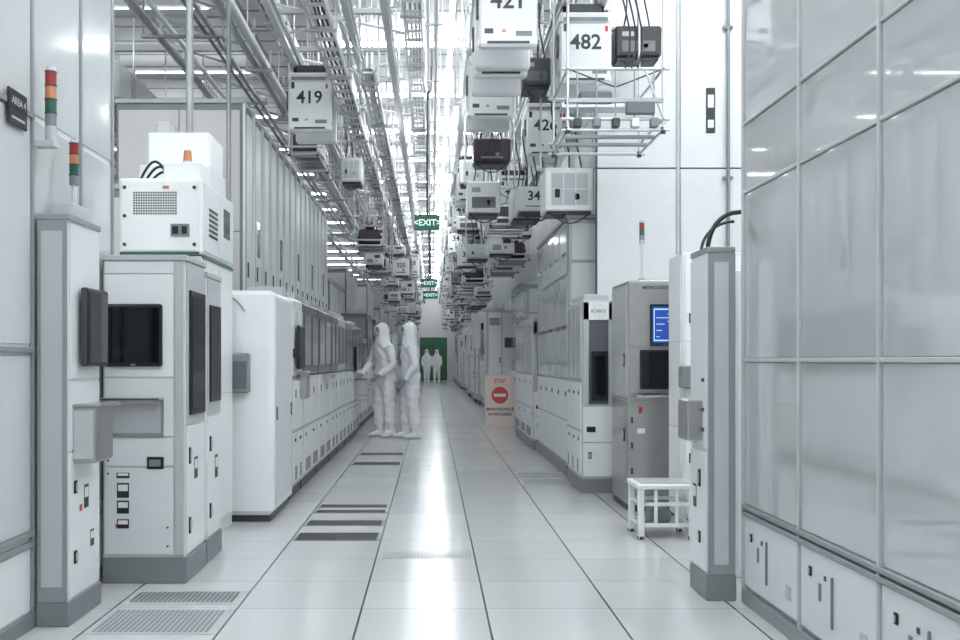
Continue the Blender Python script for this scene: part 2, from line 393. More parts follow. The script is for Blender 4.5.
b.box(-1.98,-1.50,6.75,7.28,2.35,2.52,'white2',.01); b.box(-1.95,-1.52,6.85,7.28,2.52,2.76,'white',.012); b.box(-1.92,-1.82,6.95,7.25,2.76,2.86,'lgrey',.01)
b.box(-1.72,-1.48,6.4,6.7,2.35,2.47,'white',.01)
for k in range(3):
    pts=[]
    for i in range(13):
        t=i/12; pts.append((-1.90+.20*t+.02*k,6.5+.04*k,2.36+.13*math.sin(math.pi*t)*(1-.2*k)))
    b.tube(pts,.009,'black')
b.cyl((-1.60,6.55,2.47),(-1.60,6.55,2.50),.035,'lgrey',16); b.cyl((-1.60,6.55,2.50),(-1.60,6.55,2.57),.03,'amber',16,.024)
b.done()
b=B('support_post'); b.cyl((-1.72,7.1,2.76),(-1.72,7.1,CEIL),.026,'frame',12); b.box(-1.77,-1.67,7.05,7.15,2.76,2.78,'lgrey'); b.box(-1.77,-1.67,7.05,7.15,5.58,CEIL,'lgrey'); b.done()
b=B('support_post'); b.cyl((-1.9,9.35,0),(-1.9,9.35,CEIL),.022,'frame',12); b.box(-1.96,-1.84,9.3,9.41,0,.02,'grey'); b.box(-1.96,-1.84,9.3,9.41,5.58,CEIL,'grey'); b.done()

# tall storage towers
def tower(y0,y1,x0,x1,h,side='R',name='wafer_stocker_tower'):
    b=B(name); b.box(x0,x1,y0,y1,0,h,'grey',.01)
    pl=x1
    b.panels('F',y0,x0+.02,x1-.02,.1,h-.06,2,3,'warm',.012,.012)
    b.box(x0-.01,x1+.01,y0-.01,y1+.01,h,h+.04,'lgrey')
    n=max(2,int((y1-y0)/.5)); du=(y1-y0)/n
    for i in range(n):
        u=y0+i*du
        b.fb(side,pl,u+.20,u+du-.03,.1,h*.48,.006,'white',.002); b.fb(side,pl,u+.20,u+du-.03,h*.49,h-.05,.006,'white',.002)
        b.fb(side,pl,u,u+.035,.05,h,.025,'white2'); b.fb(side,pl,u+.035,u+.17,.1,h-.05,.004,['hood','frame','hood','lgrey'][i%4],0)
        if i%3==1: b.fb(side,pl+.006,u+.25,u+du-.08,h*.62,h*.72,.002,'smoke',0)
        b.fb(side,pl+.006,u+.22,u+.25,h*.55,h*.55+.15,.012,'dgrey')
    return b
tower(9.5,17.2,-3.0,-1.8,3.64).done()
tower(7.6,9.2,-3.1,-2.1,2.5).done()
yy=17.6
for hh in (2.6,3.1,2.4,3.3,2.7,3.0,2.5,3.2,2.8,2.6,3.0,2.6):
    tower(yy,yy+3.0,-2.9,-1.8,hh).done(); yy+=3.4

# machine D
b=B('wafer_load_station')
b.box(-1.54,-1.17,7.38,8.38,.05,1.715,'white',.035); b.box(-1.52,-1.2,7.42,8.36,0,.06,'dgrey')
b.fb('F',7.385,-1.50,-1.21,.12,.93,.006,'white'); b.fb('F',7.385,-1.50,-1.21,1.26,1.66,.006,'white')
b.fb('F',7.385,-1.53,-1.34,.96,1.25,.10,'grey',.012); b.fb('F',7.285,-1.52,-1.35,.99,1.19,.004,'hood')
b.tube([(-1.5,7.37,1.38),(-1.5,7.33,1.40),(-1.5,7.33,1.56),(-1.5,7.37,1.58)],.008,'grey')
b.tube([(-1.5+.12*t/8,7.372,1.66-.1*(t/8)**2) for t in range(9)],.004,'grey')
b.panels('R',-1.17,7.44,8.32,.12,1.66,2,1,'white2',.006); latch(b,'R',-1.164,7.5,.8,.03,.1); latch(b,'R',-1.164,8.25,.8,.03,.1)
b.done()

# left row modules
def row_module(name,y0,y1,xa,xb,h,style,side):
    b=B(name); s=1 if side=='R' else -1
    lo,hi=min(xa,xb),max(xa,xb)
    b.box(lo,hi,y0,y1,.1,h*.60,'lgrey',.008); b.box(lo+.02,hi-.02,y0+.01,y1-.01,0,.1,'dgrey')
    up='hood' if style==0 else ('white' if style==1 else 'lgrey')
    b.box(lo,hi,y0,y1,h*.605,h,up,.02); 
    b.fb('F',y0,lo+.03,hi-.03,.14,h*.56,.008,'white'); b.fb('F',y0,lo+.03,hi-.03,h*.64,h*.96,.008,'white' if style else 'grey')
    if side=='L' :
        b.fb('F',y0-.008,lo+.07,lo+.26,h*.66,h*.88,.02,'black'); b.fb('F',y0-.008,lo+.05,lo+.28,.3,.7,.006,'white2'); latch(b,'F',y0-.014,lo+.1,.6)
    n=max(2,int((y1-y0)/.55))
    b.panels(side,xa,y0+.02,y1-.02,.13,h*.33,n,1,'white',.01,.014)
    b.panels(side,xa,y0+.02,y1-.02,h*.34,h*.59,n,1,'white',.014,.014)
    pl=xa+s*.012
    du=(y1-y0-.04)/n
    for i in range(n):
        u=y0+.02+i*du
        latch(b,side,pl,u+.1,h*.29,.05,.03); b.vent(side,xa+s*.01,u+.1,u+du-.1,.16,.28,5)
        b.fb(side,pl,u+.08,u+.16,h*.5,h*.54,.006,'grey')
        if i%2==0: sticker(b,side,pl,u+du*.6,h*.45,.08,.1)
        b.fb(side,xa,u+.05,u+du-.05,h*.66,h*.94,.012,{0:'smoke',1:'white2',2:'hood'}[style])
    b.box(lo+.1,hi-.1,y0+.15,y1-.3,h,h+.10,'lgrey',.01)
    return b
row=[(8.57,9.25,1),(9.3,10.5,0),(10.55,11.8,0),(11.85,12.75,0),(12.8,13.9,2),(13.95,15.0,0)]
for i,(a,c,st) in enumerate(row):
    b=row_module('wafer_processing_module',a,c,-1.2,-1.72,1.74,st,'R')
    if i==0:
        b.box(-1.2,-1.14,8.62,8.66,1.22,1.30,'dgrey'); b.box(-1.17,-1.14,8.62,9.0,1.12,1.5,'black',.01)
        b.box(-1.2,-1.12,9.0,9.2,.85,1.1,'steel',.01)
    if i==2: b.fb('R',-1.19,10.9,11.4,1.0,1.05,.09,'steel')
    b.done()
b=row_module('wafer_processing_module',15.05,16.2,-1.2,-1.72,1.70,0,'R')
b.box(-1.2,-.98,15.3,15.95,.86,.89,'steel',.005); b.box(-1.2,-1.02,15.36,15.85,.89,.905,'dgrey'); b.fb('R',-1.19,15.4,15.85,1.05,1.4,.03,'screen'); b.done()
y=16.4; k=0
while y<57:
    L=random.choice([1.1,1.5,1.9]); h=random.choice([1.75,1.9,2.1,1.6])
    st=random.choice([0,1,1,2]) if y>28 else 0
    row_module('wafer_processing_module',y,y+L,-1.25,-1.76,h,st,'R').done(); y+=L+.12

# ------------------------------------------------------------------ RIGHT glass partition
b=B('glazed_equipment_enclosure')
b.box(1.56,1.64,-1.5,4.98,0,3.4,'lgrey')
ys=[4.96-.755*i for i in range(9)]
zs=[(.49,1.19),(1.21,2.02),(2.04,2.36),(2.38,3.38)]
for i in range(8):
    for (z0,z1) in zs: b.fb('L',1.56,ys[i+1]+.012,ys[i]-.012,z0,z1,.01,'glaze')
    b.fb('L',1.56,ys[i+1]+.012,ys[i]-.012,.09,.43,.014,'white2')
    u=ys[i+1]
    b.fb('L',1.546,u+.40,u+.41,.16,.36,.010,'grey'); b.fb('L',1.546,u+.52,u+.545,.24,.31,.004,'grey'); b.fb('L',1.546,u+.47,u+.49,.33,.35,.004,'dgrey')
    latch(b,'L',1.546,u+.63,.34,.025,.04); b.fb('L',1.546,u+.1,u+.16,.16,.22,.003,'lgrey')
for y in ys: b.fb('L',1.56,y-.010,y+.010,.03,3.4,.024,'lgrey')
for z in (1.2,2.03,2.37): b.fb('L',1.56,-1.08,4.96,z-.009,z+.009,.02,'lgrey')
for z in (.445,.478): b.fb('L',1.56,-1.08,4.96,z-.011,z+.011,.026,'frame')
b.fb('L',1.56,-1.08,4.96,0,.07,.026,'frame'); b.fb('F',4.985,1.56,1.64,0,3.4,-.012,'grey')
b.done()

# kiosk J
b=B('operator_terminal_pillar')
x0,x1,y0,y1=1.375,1.512,4.99,5.3
b.box(x0,x1,y0,y1,.1,1.74,'white2',.006); b.box(x0-.008,x1+.004,y0-.012,y1,0,.13,'grey'); b.box(x0-.006,x1,y0-.01,y1,1.735,1.765,'frame')
b.fb('F',y0,x0,x1,.13,1.735,.01,'frame',.006); b.fb('F',y0-.01,x0+.03,x1-.035,.18,1.69,.005,'alu')
b.panels('L',x0,y0+.01,y1-.01,.14,.74,1,1,'white'); b.panels('L',x0,y0+.01,y1-.01,.75,1.72,1,1,'white2')
b.box(1.29,x0,5.05,5.25,.79,1.0,'steel',.008); latch(b,'L',x0-.008,5.1,.6,.03,.09); latch(b,'L',x0-.008,5.1,.3,.03,.06); sticker(b,'L',x0-.008,5.2,.5,.06,.12)
for z in (.85,.95,1.1): b.cyl((x0-.02,5.03,z),(x0,5.03,z),.01,'dgrey')
b.tube([(1.42+.15*(1-math.cos(t/10*math.pi/2)),5.15,1.76+.2*math.sin(t/10*math.pi/2)) for t in range(11)]+[(1.64,5.15,1.97)],.012,'black')
b.tube([(1.40+.17*(1-math.cos(t/10*math.pi/2)),5.2,1.76+.16*math.sin(t/10*math.pi/2)) for t in range(11)],.008,'dgrey')
b.done()
b=B('process_tool_cabinet')
x0,x1,y0,y1=1.79,2.35,7.15,7.55
b.box(x0,x1,y0,y1,.06,1.97,'white2',.01); b.box(x0+.01,x1,y0+.01,y1-.01,0,.06,'dgrey'); b.panels('L',x0,y0+.02,y1-.02,.1,1.95,1,3,'white'); b.panels('F',y0,x0+.02,x1-.02,.1,1.95,1,3,'white')
for z in (.5,1.1,1.5): latch(b,'F',y0-.008,x0+.06,z,.03,.07)
b.box(x0-.03,x0+.12,y0-.1,y0,1.0,1.16,'grey',.01)
b.done()
b=B('tall_service_cabinet'); b.box(2.05,3.0,8.0,9.6,0,1.9,'white2',.01); b.panels('F',8.0,2.07,2.98,.05,1.88,2,2,'white'); b.done()
b=B('tall_service_cabinet'); b.box(1.66,2.4,5.5,6.1,0,1.7,'white2',.01); b.panels('L',1.66,5.52,6.08,.05,1.68,1,2,'white'); b.panels('F',5.5,1.68,2.38,.05,1.68,1,2,'white'); b.done()

# kiosk K
b=B('stainless_inspection_console')
x0,x1,y0,y1=1.55,1.94,7.9,8.6
b.box(x0,x1,y0,y1,.05,1.83,'steel',.008); b.box(x0+.01,x1-.01,y0+.01,y1,0,.05,'dgrey')
b.fb('F',y0,x0+.01,x1-.01,1.30,1.81,.008,'steel'); b.fb('F',y0,x0+.01,x1-.01,.94,1.29,.008,'steel'); b.fb('F',y0,x0+.01,x1-.01,.08,.90,.008,'steel')
b.fb('F',y0-.008,1.72,1.925,1.31,1.64,.02,'black'); b.fb('F',y0-.028,1.735,1.91,1.335,1.62,.002,'blue',0); b.fb('F',y0-.029,1.745,1.90,1.35,1.605,.002,'blue2',0); b.fb('F',y0-.030,1.752,1.893,1.36,1.595,.003,'blue',0)
for i in range(4): b.fb('F',y0-.033,1.765,1.79+.02*i,1.38+i*.05,1.386+i*.05,.002,'blue2',0)
for i in range(3): b.fb('F',y0-.033,1.85,1.885,1.50+.03*i,1.506+.03*i,.002,'blue2',0)
b.fb('F',y0-.008,1.64,1.925,.97,1.28,.02,'black'); b.fb('F',y0-.028,1.66,1.91,.99,1.26,.002,'screen',0)
b.box(x0+.03,x1-.02,y0-.16,y0,.90,.925,'steel'); b.box(x0+.08,x1-.08,y0-.14,y0-.02,.925,.94,'dgrey')
b.text('F','METROLOGY',.034,1.76,1.77,y0-.01,'dgrey')
b.fb('F',y0-.008,1.63,1.66,.78,.83,.006,'redp'); b.fb('F',y0-.008,1.62,1.68,.62,.66,.006,'white')
for z in (.3,.5,.7): b.fb('F',y0-.008,x0+.02,x0+.035,z,z+.05,.012,'dgrey')
b.panels('L',x0,y0+.03,y1-.03,.08,.88,1,1,'steel'); b.panels('L',x0,y0+.03,y1-.03,.9,1.8,1,1,'alu'); latch(b,'L',x0-.008,y0+.12,.6,.04,.1); latch(b,'L',x0-.008,y0+.12,1.2,.04,.1)
b.done()
signal_tower(1.70,8.1,1.83,.5,.022,('grey','green','red'))

# step stool
b=B('step_stool')
x0,x1,y0,y1=1.38,1.76,6.68,7.04
for x in (x0+.02,x1-.02):
    for y in (y0+.02,y1-.02): b.box(x-.02,x+.02,y-.02,y+.02,0,.34,'white'); b.cyl((x,y,0),(x,y,.02),.025,'dgrey')
b.box(x0-.01,x1+.01,y0-.01,y1+.01,.335,.37,'white',.008)
for i in range(5): b.box(x0+.02,x1-.02,y0+.03+i*.065,y0+.05+i*.065,.37,.374,'lgrey')
for z in (.08,.22):
    b.box(x0+.02,x1-.02,y0+.012,y0+.03,z,z+.025,'white'); b.box(x0+.02,x1-.02,y1-.03,y1-.012,z,z+.025,'white')
    b.box(x0+.012,x0+.03,y0+.02,y1-.02,z,z+.025,'white'); b.box(x1-.03,x1-.012,y0+.02,y1-.02,z,z+.025,'white')
for xx in (x0+.12,x1-.12): b.box(xx-.012,xx+.012,y0+.014,y0+.03,.08,.335,'white')
b.box(x0+.04,x1-.04,y0+.04,y1-.04,.09,.10,'alu'); b.box(x0+.1,x1-.14,y0+.1,y1-.1,.10,.19,'grey',.01)
b.done()

# L, M machines
def loader(name,y0,y1,x0,x1,h):
    b=B(name)
    b.box(x0,x1,y0,y1,.12,h,'lgrey',.01); b.box(x0-.01,x1,y0-.01,y1,0,.13,'grey')
    b.fb('F',y0,x0+.01,x1-.01,.15,.45,.01,'white'); b.fb('F',y0,x0+.01,x1-.01,.46,.78,.01,'white')
    b.fb('F',y0,x0+.01,x0+.06,.80,h-.02,.02,'lgrey'); b.fb('F',y0,x1-.05,x1,.80,h-.02,.02,'lgrey'); b.fb('F',y0,x0+.01,x1-.01,h-.18,h-.02,.02,'white'); b.fb('F',y0,x0+.06,x1-.05,.80,h-.18,.004,'hood')
    b.fb('F',y0-.004,x0+.08,x1-.06,.84,1.28,.025,'black'); b.fb('F',y0-.029,x0+.10,x1-.08,.88,1.24,.002,'screen',0)
    b.fb('F',y0-.01,x0+.04,x0+.12,.55,.60,.01,'black'); latch(b,'F',y0-.01,x0+.07,.34)
    b.text('F','SCAN 2',.04,(x0+x1)/2,h-.10,y0-.02,'grey')
    n=3
    b.panels('L',x0,y0+.03,y1-.02,.15,.55,n,1,'white',.012,.014); b.panels('L',x0,y0+.03,y1-.02,.56,1.0,n,1,'white',.01,.014); b.panels('L',x0,y0+.03,y1-.02,1.01,h-.03,n,1,'acryl',.01,.03)
    du=(y1-y0)/n
    for i in range(n):
        latch(b,'L',x0-.01,y0+i*du+.12,.48,.05,.03); latch(b,'L',x0-.01,y0+i*du+.12,.9,.05,.03); b.vent('L',x0-.012,y0+i*du+.15,y0+(i+1)*du-.1,.18,.3,5)
    b.box(x0+.03,x1-.03,y0+.1,y1-.1,h,h+.06,'lgrey',.01)
    return b
loader('wafer_loader_cabinet',9.02,9.96,1.353,1.64,1.74).done()
def glazed(x0,x1,y0,y1,h,n):
    b=B('glazed_wafer_storage_cabinet')
    b.box(x0,x1,y0,y1,0,h,'frame',.01); b.box(x0-.02,x1,y0-.02,y1+.02,0,.12,'grey')
    b.panels('L',x0,y0+.02,y1-.02,.14,1.0,n,2,'white',.01,.016)
    b.panels('L',x0,y0+.02,y1-.02,1.0,h-.04,n,3,'acryl',.01,.03); b.panels('F',y0,x0+.02,x1-.02,h-.85,h-.04,1,2,'acryl',.01,.03); b.panels('F',y0,x0+.02,x1-.02,.14,h-.87,1,2,'white',.01,.02)
    b.box(x0-.02,x1,y0-.02,y1+.02,h,h+.04,'lgrey')
    du=(y1-y0)/n
    for i in range(n):
        for k in range(4): b.fb('L',x0-.01,y0+i*du+.1,y0+i*du+.1+du*.5,1.15+k*.38,1.18+k*.38,.004,'smoke' if k%2 else 'grey',0)
        latch(b,'L',x0-.01,y0+i*du+.1,.85,.04,.05)
    b.done()
glazed(1.40,1.77,10.3,13.2,2.66,5)
loader('wafer_loader_cabinet',13.3,15.9,1.34,1.68,1.73).done()
glazed(1.52,1.77,16.05,18.0,2.4,3)
glazed(1.58,1.77,18.2,19.8,2.55,3)
b=B('tall_service_cabinet'); x0,x1,y0,y1=1.1,1.70,20.0,20.8
b.box(x0,x1,y0,y1,.06,2.2,'lgrey',.012); b.box(x0+.02,x1-.02,y0+.02,y1,0,.06,'dgrey'); b.panels('F',y0,x0+.02,x1-.02,.1,2.16,2,1,'white',.01,.02); b.panels('L',x0,y0+.02,y1-.02,.1,2.16,1,2,'white2'); latch(b,'F',y0-.01,1.36,1.2,.03,.12)
b.vent('F',y0-.01,1.15,1.35,1.9,2.05,6); b.fb('F',y0-.01,1.45,1.62,1.45,1.65,.01,'dgrey'); b.done()
y=21.2
while y<57:
    L=random.choice([1.2,1.6,2.1]); h=random.choice([1.75,2.0,2.3,1.6,2.5])
    row_module('wafer_processing_module',y,y+L,random.choice([1.2,1.25,1.3]),1.76,h,random.choice([0,1,1,2]),'L').done(); y+=L+.15

# sign
def sign_board(x,y,w,h):
    b=B('no_entry_sign_board')
    for s in (0,1):
        yb=.0 if s==0 else .36; yt=.17 if s==0 else .19
        def q(u,z,off): 
            t=z/h; return (x+u, y+yb+(yt-yb)*t+(-off if s==0 else off), z)
        def rect(u0,u1,z0,z1,off,m): b.add([q(u0,z0,off),q(u1,z0,off),q(u1,z1,off),q(u0,z1,off)],[(0,1,2,3)],m)
        fr=[q(0,0,0),q(w,0,0),q(w,h,0),q(0,h,0),q(0,0,.02),q(w,0,.02),q(w,h,.02),q(0,h,.02)]
        b.add(fr,[(0,1,2,3),(4,5,6,7),(0,1,5,4),(1,2,6,5),(2,3,7,6),(3,0,4,7)],'cream')
        if s==0:
            rect(.02,w-.02,.03,h-.03,.022,'cream')
            c=(w/2,h*.60); R=.155
            b.add([q(c[0]+R*math.cos(2*math.pi*i/32),c[1]+R*math.sin(2*math.pi*i/32),.024) for i in range(32)],[tuple(range(32))],'redp')
            rect(c[0]-.11,c[0]+.11,c[1]-.028,c[1]+.028,.027,'white')
            for (t,sz,zz,mm) in (('STOP',.09,h-.11,'redp'),('MAINTENANCE',.072,h*.32,'black'),('IN PROGRESS',.072,h*.22,'black')):
                n0=len(b.v); b.text('F',t,sz,x+w/2,zz,0,mm)
                for i in range(n0,len(b.v)):
                    vx,vy,vz=b.v[i]; b.v[i]=q(vx-x,vz,.028)
    b.box(x+.03,x+w-.03,y+.15,y+.21,h-.02,h+.015,'lgrey')
    return b.done()
sign_board(.98,18.35,.54,.92)

# ------------------------------------------------------------------ OVERHEAD
def rail_track(name,xs,z,y0,y1,tie=1.2):
    b=B(name)
    for x in xs:
        b.box(x-.035,x+.035,y0,y1,z,z+.03,'rail'); b.box(x-.012,x+.012,y0,y1,z+.03,z+.11,'lgrey'); b.box(x-.04,x+.04,y0,y1,z+.11,z+.14,'rail')
    a,c=min(xs),max(xs); y=y0+.2
    while y<y1:
        b.box(a-.06,c+.06,y-.025,y+.025,z+.14,z+.19,'lgrey')
        b.box(a-.02,a+.02,y-.10,y+.10,z+.14,z+.22,'rail'); b.box(c-.02,c+.02,y-.1,y+.1,z+.14,z+.22,'rail')
        for x in (a,c): b.cyl((x,y,z+.19),(x,y,CEIL),.012,'alu',6)
        y+=tie
    return b.done()
rail_track('overhead_transport_rail',(-1.52,-1.16),4.45,6.0,58)
rail_track('overhead_transport_rail',(-.80,-.44),4.45,6.0,58)
rail_track('overhead_transport_rail',(.42,.80),4.45,6.0,58)
rail_track('overhead_transport_rail',(1.22,1.56),4.45,6.0,58)
def beam(name,x,z,w,h,y0,y1,tie,m='rail',m2='rail'):
    # open ladder-type tray: two side rails and rungs
    b=B(name); b.box(x-w/2,x-w/2+.02,y0,y1,z,z+h,m2); b.box(x+w/2-.02,x+w/2,y0,y1,z,z+h,m2)
    yy=y0+.1
    while yy<y1:
        b.box(x-w/2+.01,x+w/2-.01,yy,yy+.05,z,z+.02,m,.002); yy+=.3
    y=y0+.4
    while y<y1:
        b.box(x-w/2-.03,x+w/2+.03,y-.02,y+.02,z-.03,z,'lgrey')
        for s in (-1,1): b.cyl((x+s*(w/2+.02),y,z-.02),(x+s*(w/2+.02),y,CEIL),.008,'alu',6)
        y+=tie
    for i in range(4):
        xx=x-w/2+.04+i*(w-.08)/3
        b.tube([(xx+.01*math.sin(j*1.7+i),y0+.1+j*(y1-y0-.2)/40,z+.035+.008*math.sin(j*2.1+i)) for j in range(41)],.011,random.choice(['white2','grey','lgrey','dgrey']),6)
    return b.done()
beam('cable_tray',-.98,4.15,.20,.09,7.0,56,1.5)
beam('cable_tray',-.20,4.75,.2,.09,6.5,56,1.7)
beam('cable_tray',1.02,4.75,.18,.08,6.5,56,1.7)
beam('cable_tray',-1.74,4.95,.22,.1,6.5,56,2.1)
beam('cable_tray',-.62,3.95,.14,.06,9.5,56,1.8)
beam('cable_tray',1.64,4.05,.12,.08,12.0,56,1.5)
b=B('overhead_pipe_run')
for (x,z,r,mm) in ((-1.98,4.7,.05,'rail'),(-2.1,4.7,.035,'lgrey'),(.05,5.2,.03,'rail'),(-.05,5.25,.025,'white2'),(1.4,5.1,.05,'rail'),(-1.4,5.15,.04,'rail'),(-1.25,4.9,.02,'grey'),(-.98,4.85,.03,'lgrey'),(-.9,4.9,.015,'dgrey')):
    b.cyl((x,6,z),(x,58,z),r,mm,10)
y=7
while y<58:
    b.box(-2.2,-1.3,y-.02,y+.02,5.08,5.11,'frame'); b.cyl((-2.18,y,4.6),(-2.18,y,CEIL),.01,'alu',6); b.cyl((-1.32,y,5.05),(-1.32,y,CEIL),.01,'alu',6); b.box(-2.2,-1.88,y-.02,y+.02,4.6,4.64,'frame')
    b.box(-1.3,-.85,y-.02,y+.02,4.80,4.83,'frame'); b.cyl((-1.08,y,4.8),(-1.08,y,CEIL),.01,'alu',6)
    b.box(-.1,.12,y-.02,y+.02,5.15,5.17,'frame'); b.cyl((.12,y,5.15),(.12,y,CEIL),.008,'alu',6)
    b.box(1.3,1.5,y-.02,y+.02,5.03,5.05,'frame'); b.cyl((1.3,y,5.03),(1.3,y,CEIL),.008,'alu',6)
    y+=2.4
b.done()

occ=[]
def clear(bx):
    for o in occ:
        if all(bx[2*i]<o[2*i+1] and bx[2*i+1]>o[2*i] for i in range(3)): return False
    return True
def vehicle(x,y,num,zt=4.45):
    b=B('overhead_hoist_vehicle'); w=.235
    occ.append((x-w,x+w,y-.4,y+.4,zt-.8,zt+.2))
    b.box(x-.15,x+.15,y-.30,y+.30,zt-.10,zt-.005,'dgrey',.01)
    for s in (-1,1):
        for k in (-.2,.2): b.cyl((x+s*.17-.02,y+k,zt-.036),(x+s*.17+.02,y+k,zt-.036),.035,'black',14)
    b.box(x-w,x+w,y-.36,y+.36,zt-.20,zt-.10,'white',.02)
    for s in (-1,1):
        ya=y-.36 if s<0 else y+.24; b.box(x-w,x+w,ya,ya+.12,zt-.74,zt-.20,'white',.02)
    b.box(x-w+.05,x+w-.05,y-.23,y+.23,zt-.36,zt-.20,'grey',.01)
    for s in (-1,1): b.box(x+s*.1-.01,x+s*.1+.01,y-.03,y+.03,zt-.50,zt-.36,'dgrey')
    b.box(x-.16,x+.16,y-.16,y+.16,zt-.53,zt-.50,'alu',.005)
    f=y-.36
    b.text('F',num,.19,x+.0,zt-.38,f,'black'); b.fb('F',f,x-.2,x+.2,zt-.185,zt-.15,.004,'grey'); 
    b.fb('F',f,x-.19,x-.12,zt-.64,zt-.60,.004,'dgrey'); b.fb('F',f,x+.06,x+.19,zt-.66,zt-.62,.004,'grey'); b.fb('F',f,x-.05,x-.02,zt-.63,zt-.61,.004,'amber'); b.fb('F',f,x-.17,x+.17,zt-.72,zt-.70,.006,'dgrey')
    b.fb('F',f,x-.20,x-.165,zt-.28,zt-.21,.005,'black'); b.fb('F',f,x+.175,x+.20,zt-.28,zt-.23,.005,'redp')
    b.box(x-w-.02,x-w,y-.34,y-.26,zt-.5,zt-.3,'dgrey'); b.tube([(x+w-.02,y-.3+.05*t,zt-.10+.08*math.sin(math.pi*t/6)) for t in range(7)],.008,'black',6)
    for fc,pl in (('R',x+w),('L',x-w)): 
        b.text(fc,num,.07,y-.30,zt-.65,pl,'black')
    return b.done()
for (x,y,n) in ((-1.34,11.3,'419'),(-1.34,25.2,'430'),(-1.34,33,'427'),(-1.34,40,'440'),(-.62,30,'428'),(-.62,44,'436'),
                (.61,8.35,'421'),(.61,9.2,'424'),(.61,10.7,'420'),(.61,16.2,'437'),(.61,24,'342'),(.61,19.5,'415'),(.61,29,'338'),(.61,36,'401'),(.61,45,'411'),
                (1.39,9.4,'482'),(1.39,12.6,'426'),(1.39,17.4,'432'),(1.39,21.5,'338'),(1.39,27,'344'),(1.39,34,'404')):
    vehicle(x,y,n)

def carrier(b,x,y,z,m):
    b.box(x-.19,x+.19,y-.16,y+.16,z,z+.27,m,.03); b.fb('F',y-.16,x-.15,x+.15,z+.03,z+.24,.01,'dgrey' if m!='maroon' else m)
    b.box(x-.05,x+.05,y-.05,y+.05,z+.27,z+.30,m); b.box(x-.09,x+.09,y-.09,y+.09,z+.30,z+.315,m)
    for s in (-1,1): b.box(x+s*.19-.02,x+s*.19+.02,y-.06,y+.06,z+.12,z+.17,m)
def rack(x,y,z0,L,w,fill,name='overhead_buffer_rack',dense=False):
    if not clear((x-w/2-.03,x+w/2+.03,y-L/2-.06,y+L/2+.06,z0-.03,z0+.52)): return None
    occ.append((x-w/2-.03,x+w/2+.03,y-L/2-.06,y+L/2+.06,z0-.03,z0+.52))
    b=B(name); r=.012
    for sx in (-1,1):
        for sy in (-1,1):
            b.cyl((x+sx*w/2,y+sy*L/2,z0),(x+sx*w/2,y+sy*L/2,CEIL),r,'alu',8)
            b.cyl((x+sx*w/2,y+sy*L/2,z0-.03),(x+sx*w/2,y+sy*L/2,z0+.02),.022,'dgrey',8)
    for z in (z0,z0+.09,z0+.5):
        for sx in (-1,1): b.cyl((x+sx*w/2,y-L/2-.06,z),(x+sx*w/2,y+L/2+.06,z),r,'alu',8)
        for sy in (-1,1): b.cyl((x-w/2-.05,y+sy*L/2,z),(x+w/2+.05,y+sy*L/2,z),r*1.2,'alu',8)
    n=max(1,int(L/.5))
    for i in range(n):
        yy=y-L/2+L/n*(i+.5)
        b.box(x-w/2,x+w/2,yy-.17,yy-.13,z0+.0,z0+.03,'frame'); b.box(x-w/2,x+w/2,yy+.13,yy+.17,z0,z0+.03,'frame')
        if fill[i%len(fill)]: carrier(b,x,yy,z0+.03,fill[i%len(fill)])
    if dense:
        for k in range(5):
            xx=x-w/2+w*(k+.5)/5; b.cyl((xx,y-L/2,z0+.09),(xx,y-L/2,z0+.5),.008,'frame',6); b.box(xx-.03,xx+.03,y-L/2-.05,y-L/2+.03,z0+.02,z0+.09,random.choice(['grey','dgrey','alu']))
        b.box(x-w/2,x+w/2,y-.1,y+.1,z0+.28,z0+.31,'alu'); b.box(x-w*.3,x+w*.05,y-.12,y+.12,z0+.31,z0+.42,'grey',.01)
        b.box(x-w/2,x+w/2,y-L/2-.02,y-L/2+.0,z0+.22,z0+.26,'frame'); b.box(x+w*.1,x+w*.4,y-L/2-.06,y-L/2,z0+.12,z0+.22,'hood',.006)
        b.cyl((x+w/2+.02,y-L/2,z0+.05),(x+w/2-.15,y-L/2,z0+.5),.01,'alu',6)
        for k in range(3): b.tube([(x+w*.1+.05*k+.04*math.sin(t),y-L/2-.02,z0+.5+t*.15) for t in range(8)],.008,'black',6)
    b.tube([(x-w/2,y-L/2,z0+.5),(x,y-L/2,z0+.35),(x+w/2,y-L/2,z0+.5)],.006,'black',6)
    return b.done()
rack(1.50,8.65,3.08,.95,.78,[None,None],dense=True)
rack(1.15,11.7,3.28,.9,.5,['pod','maroon'],dense=True)
rack(1.05,14.3,3.05,1.3,.5,['pod',None])
rack(-1.62,13.2,3.80,1.2,.36,['pod'])
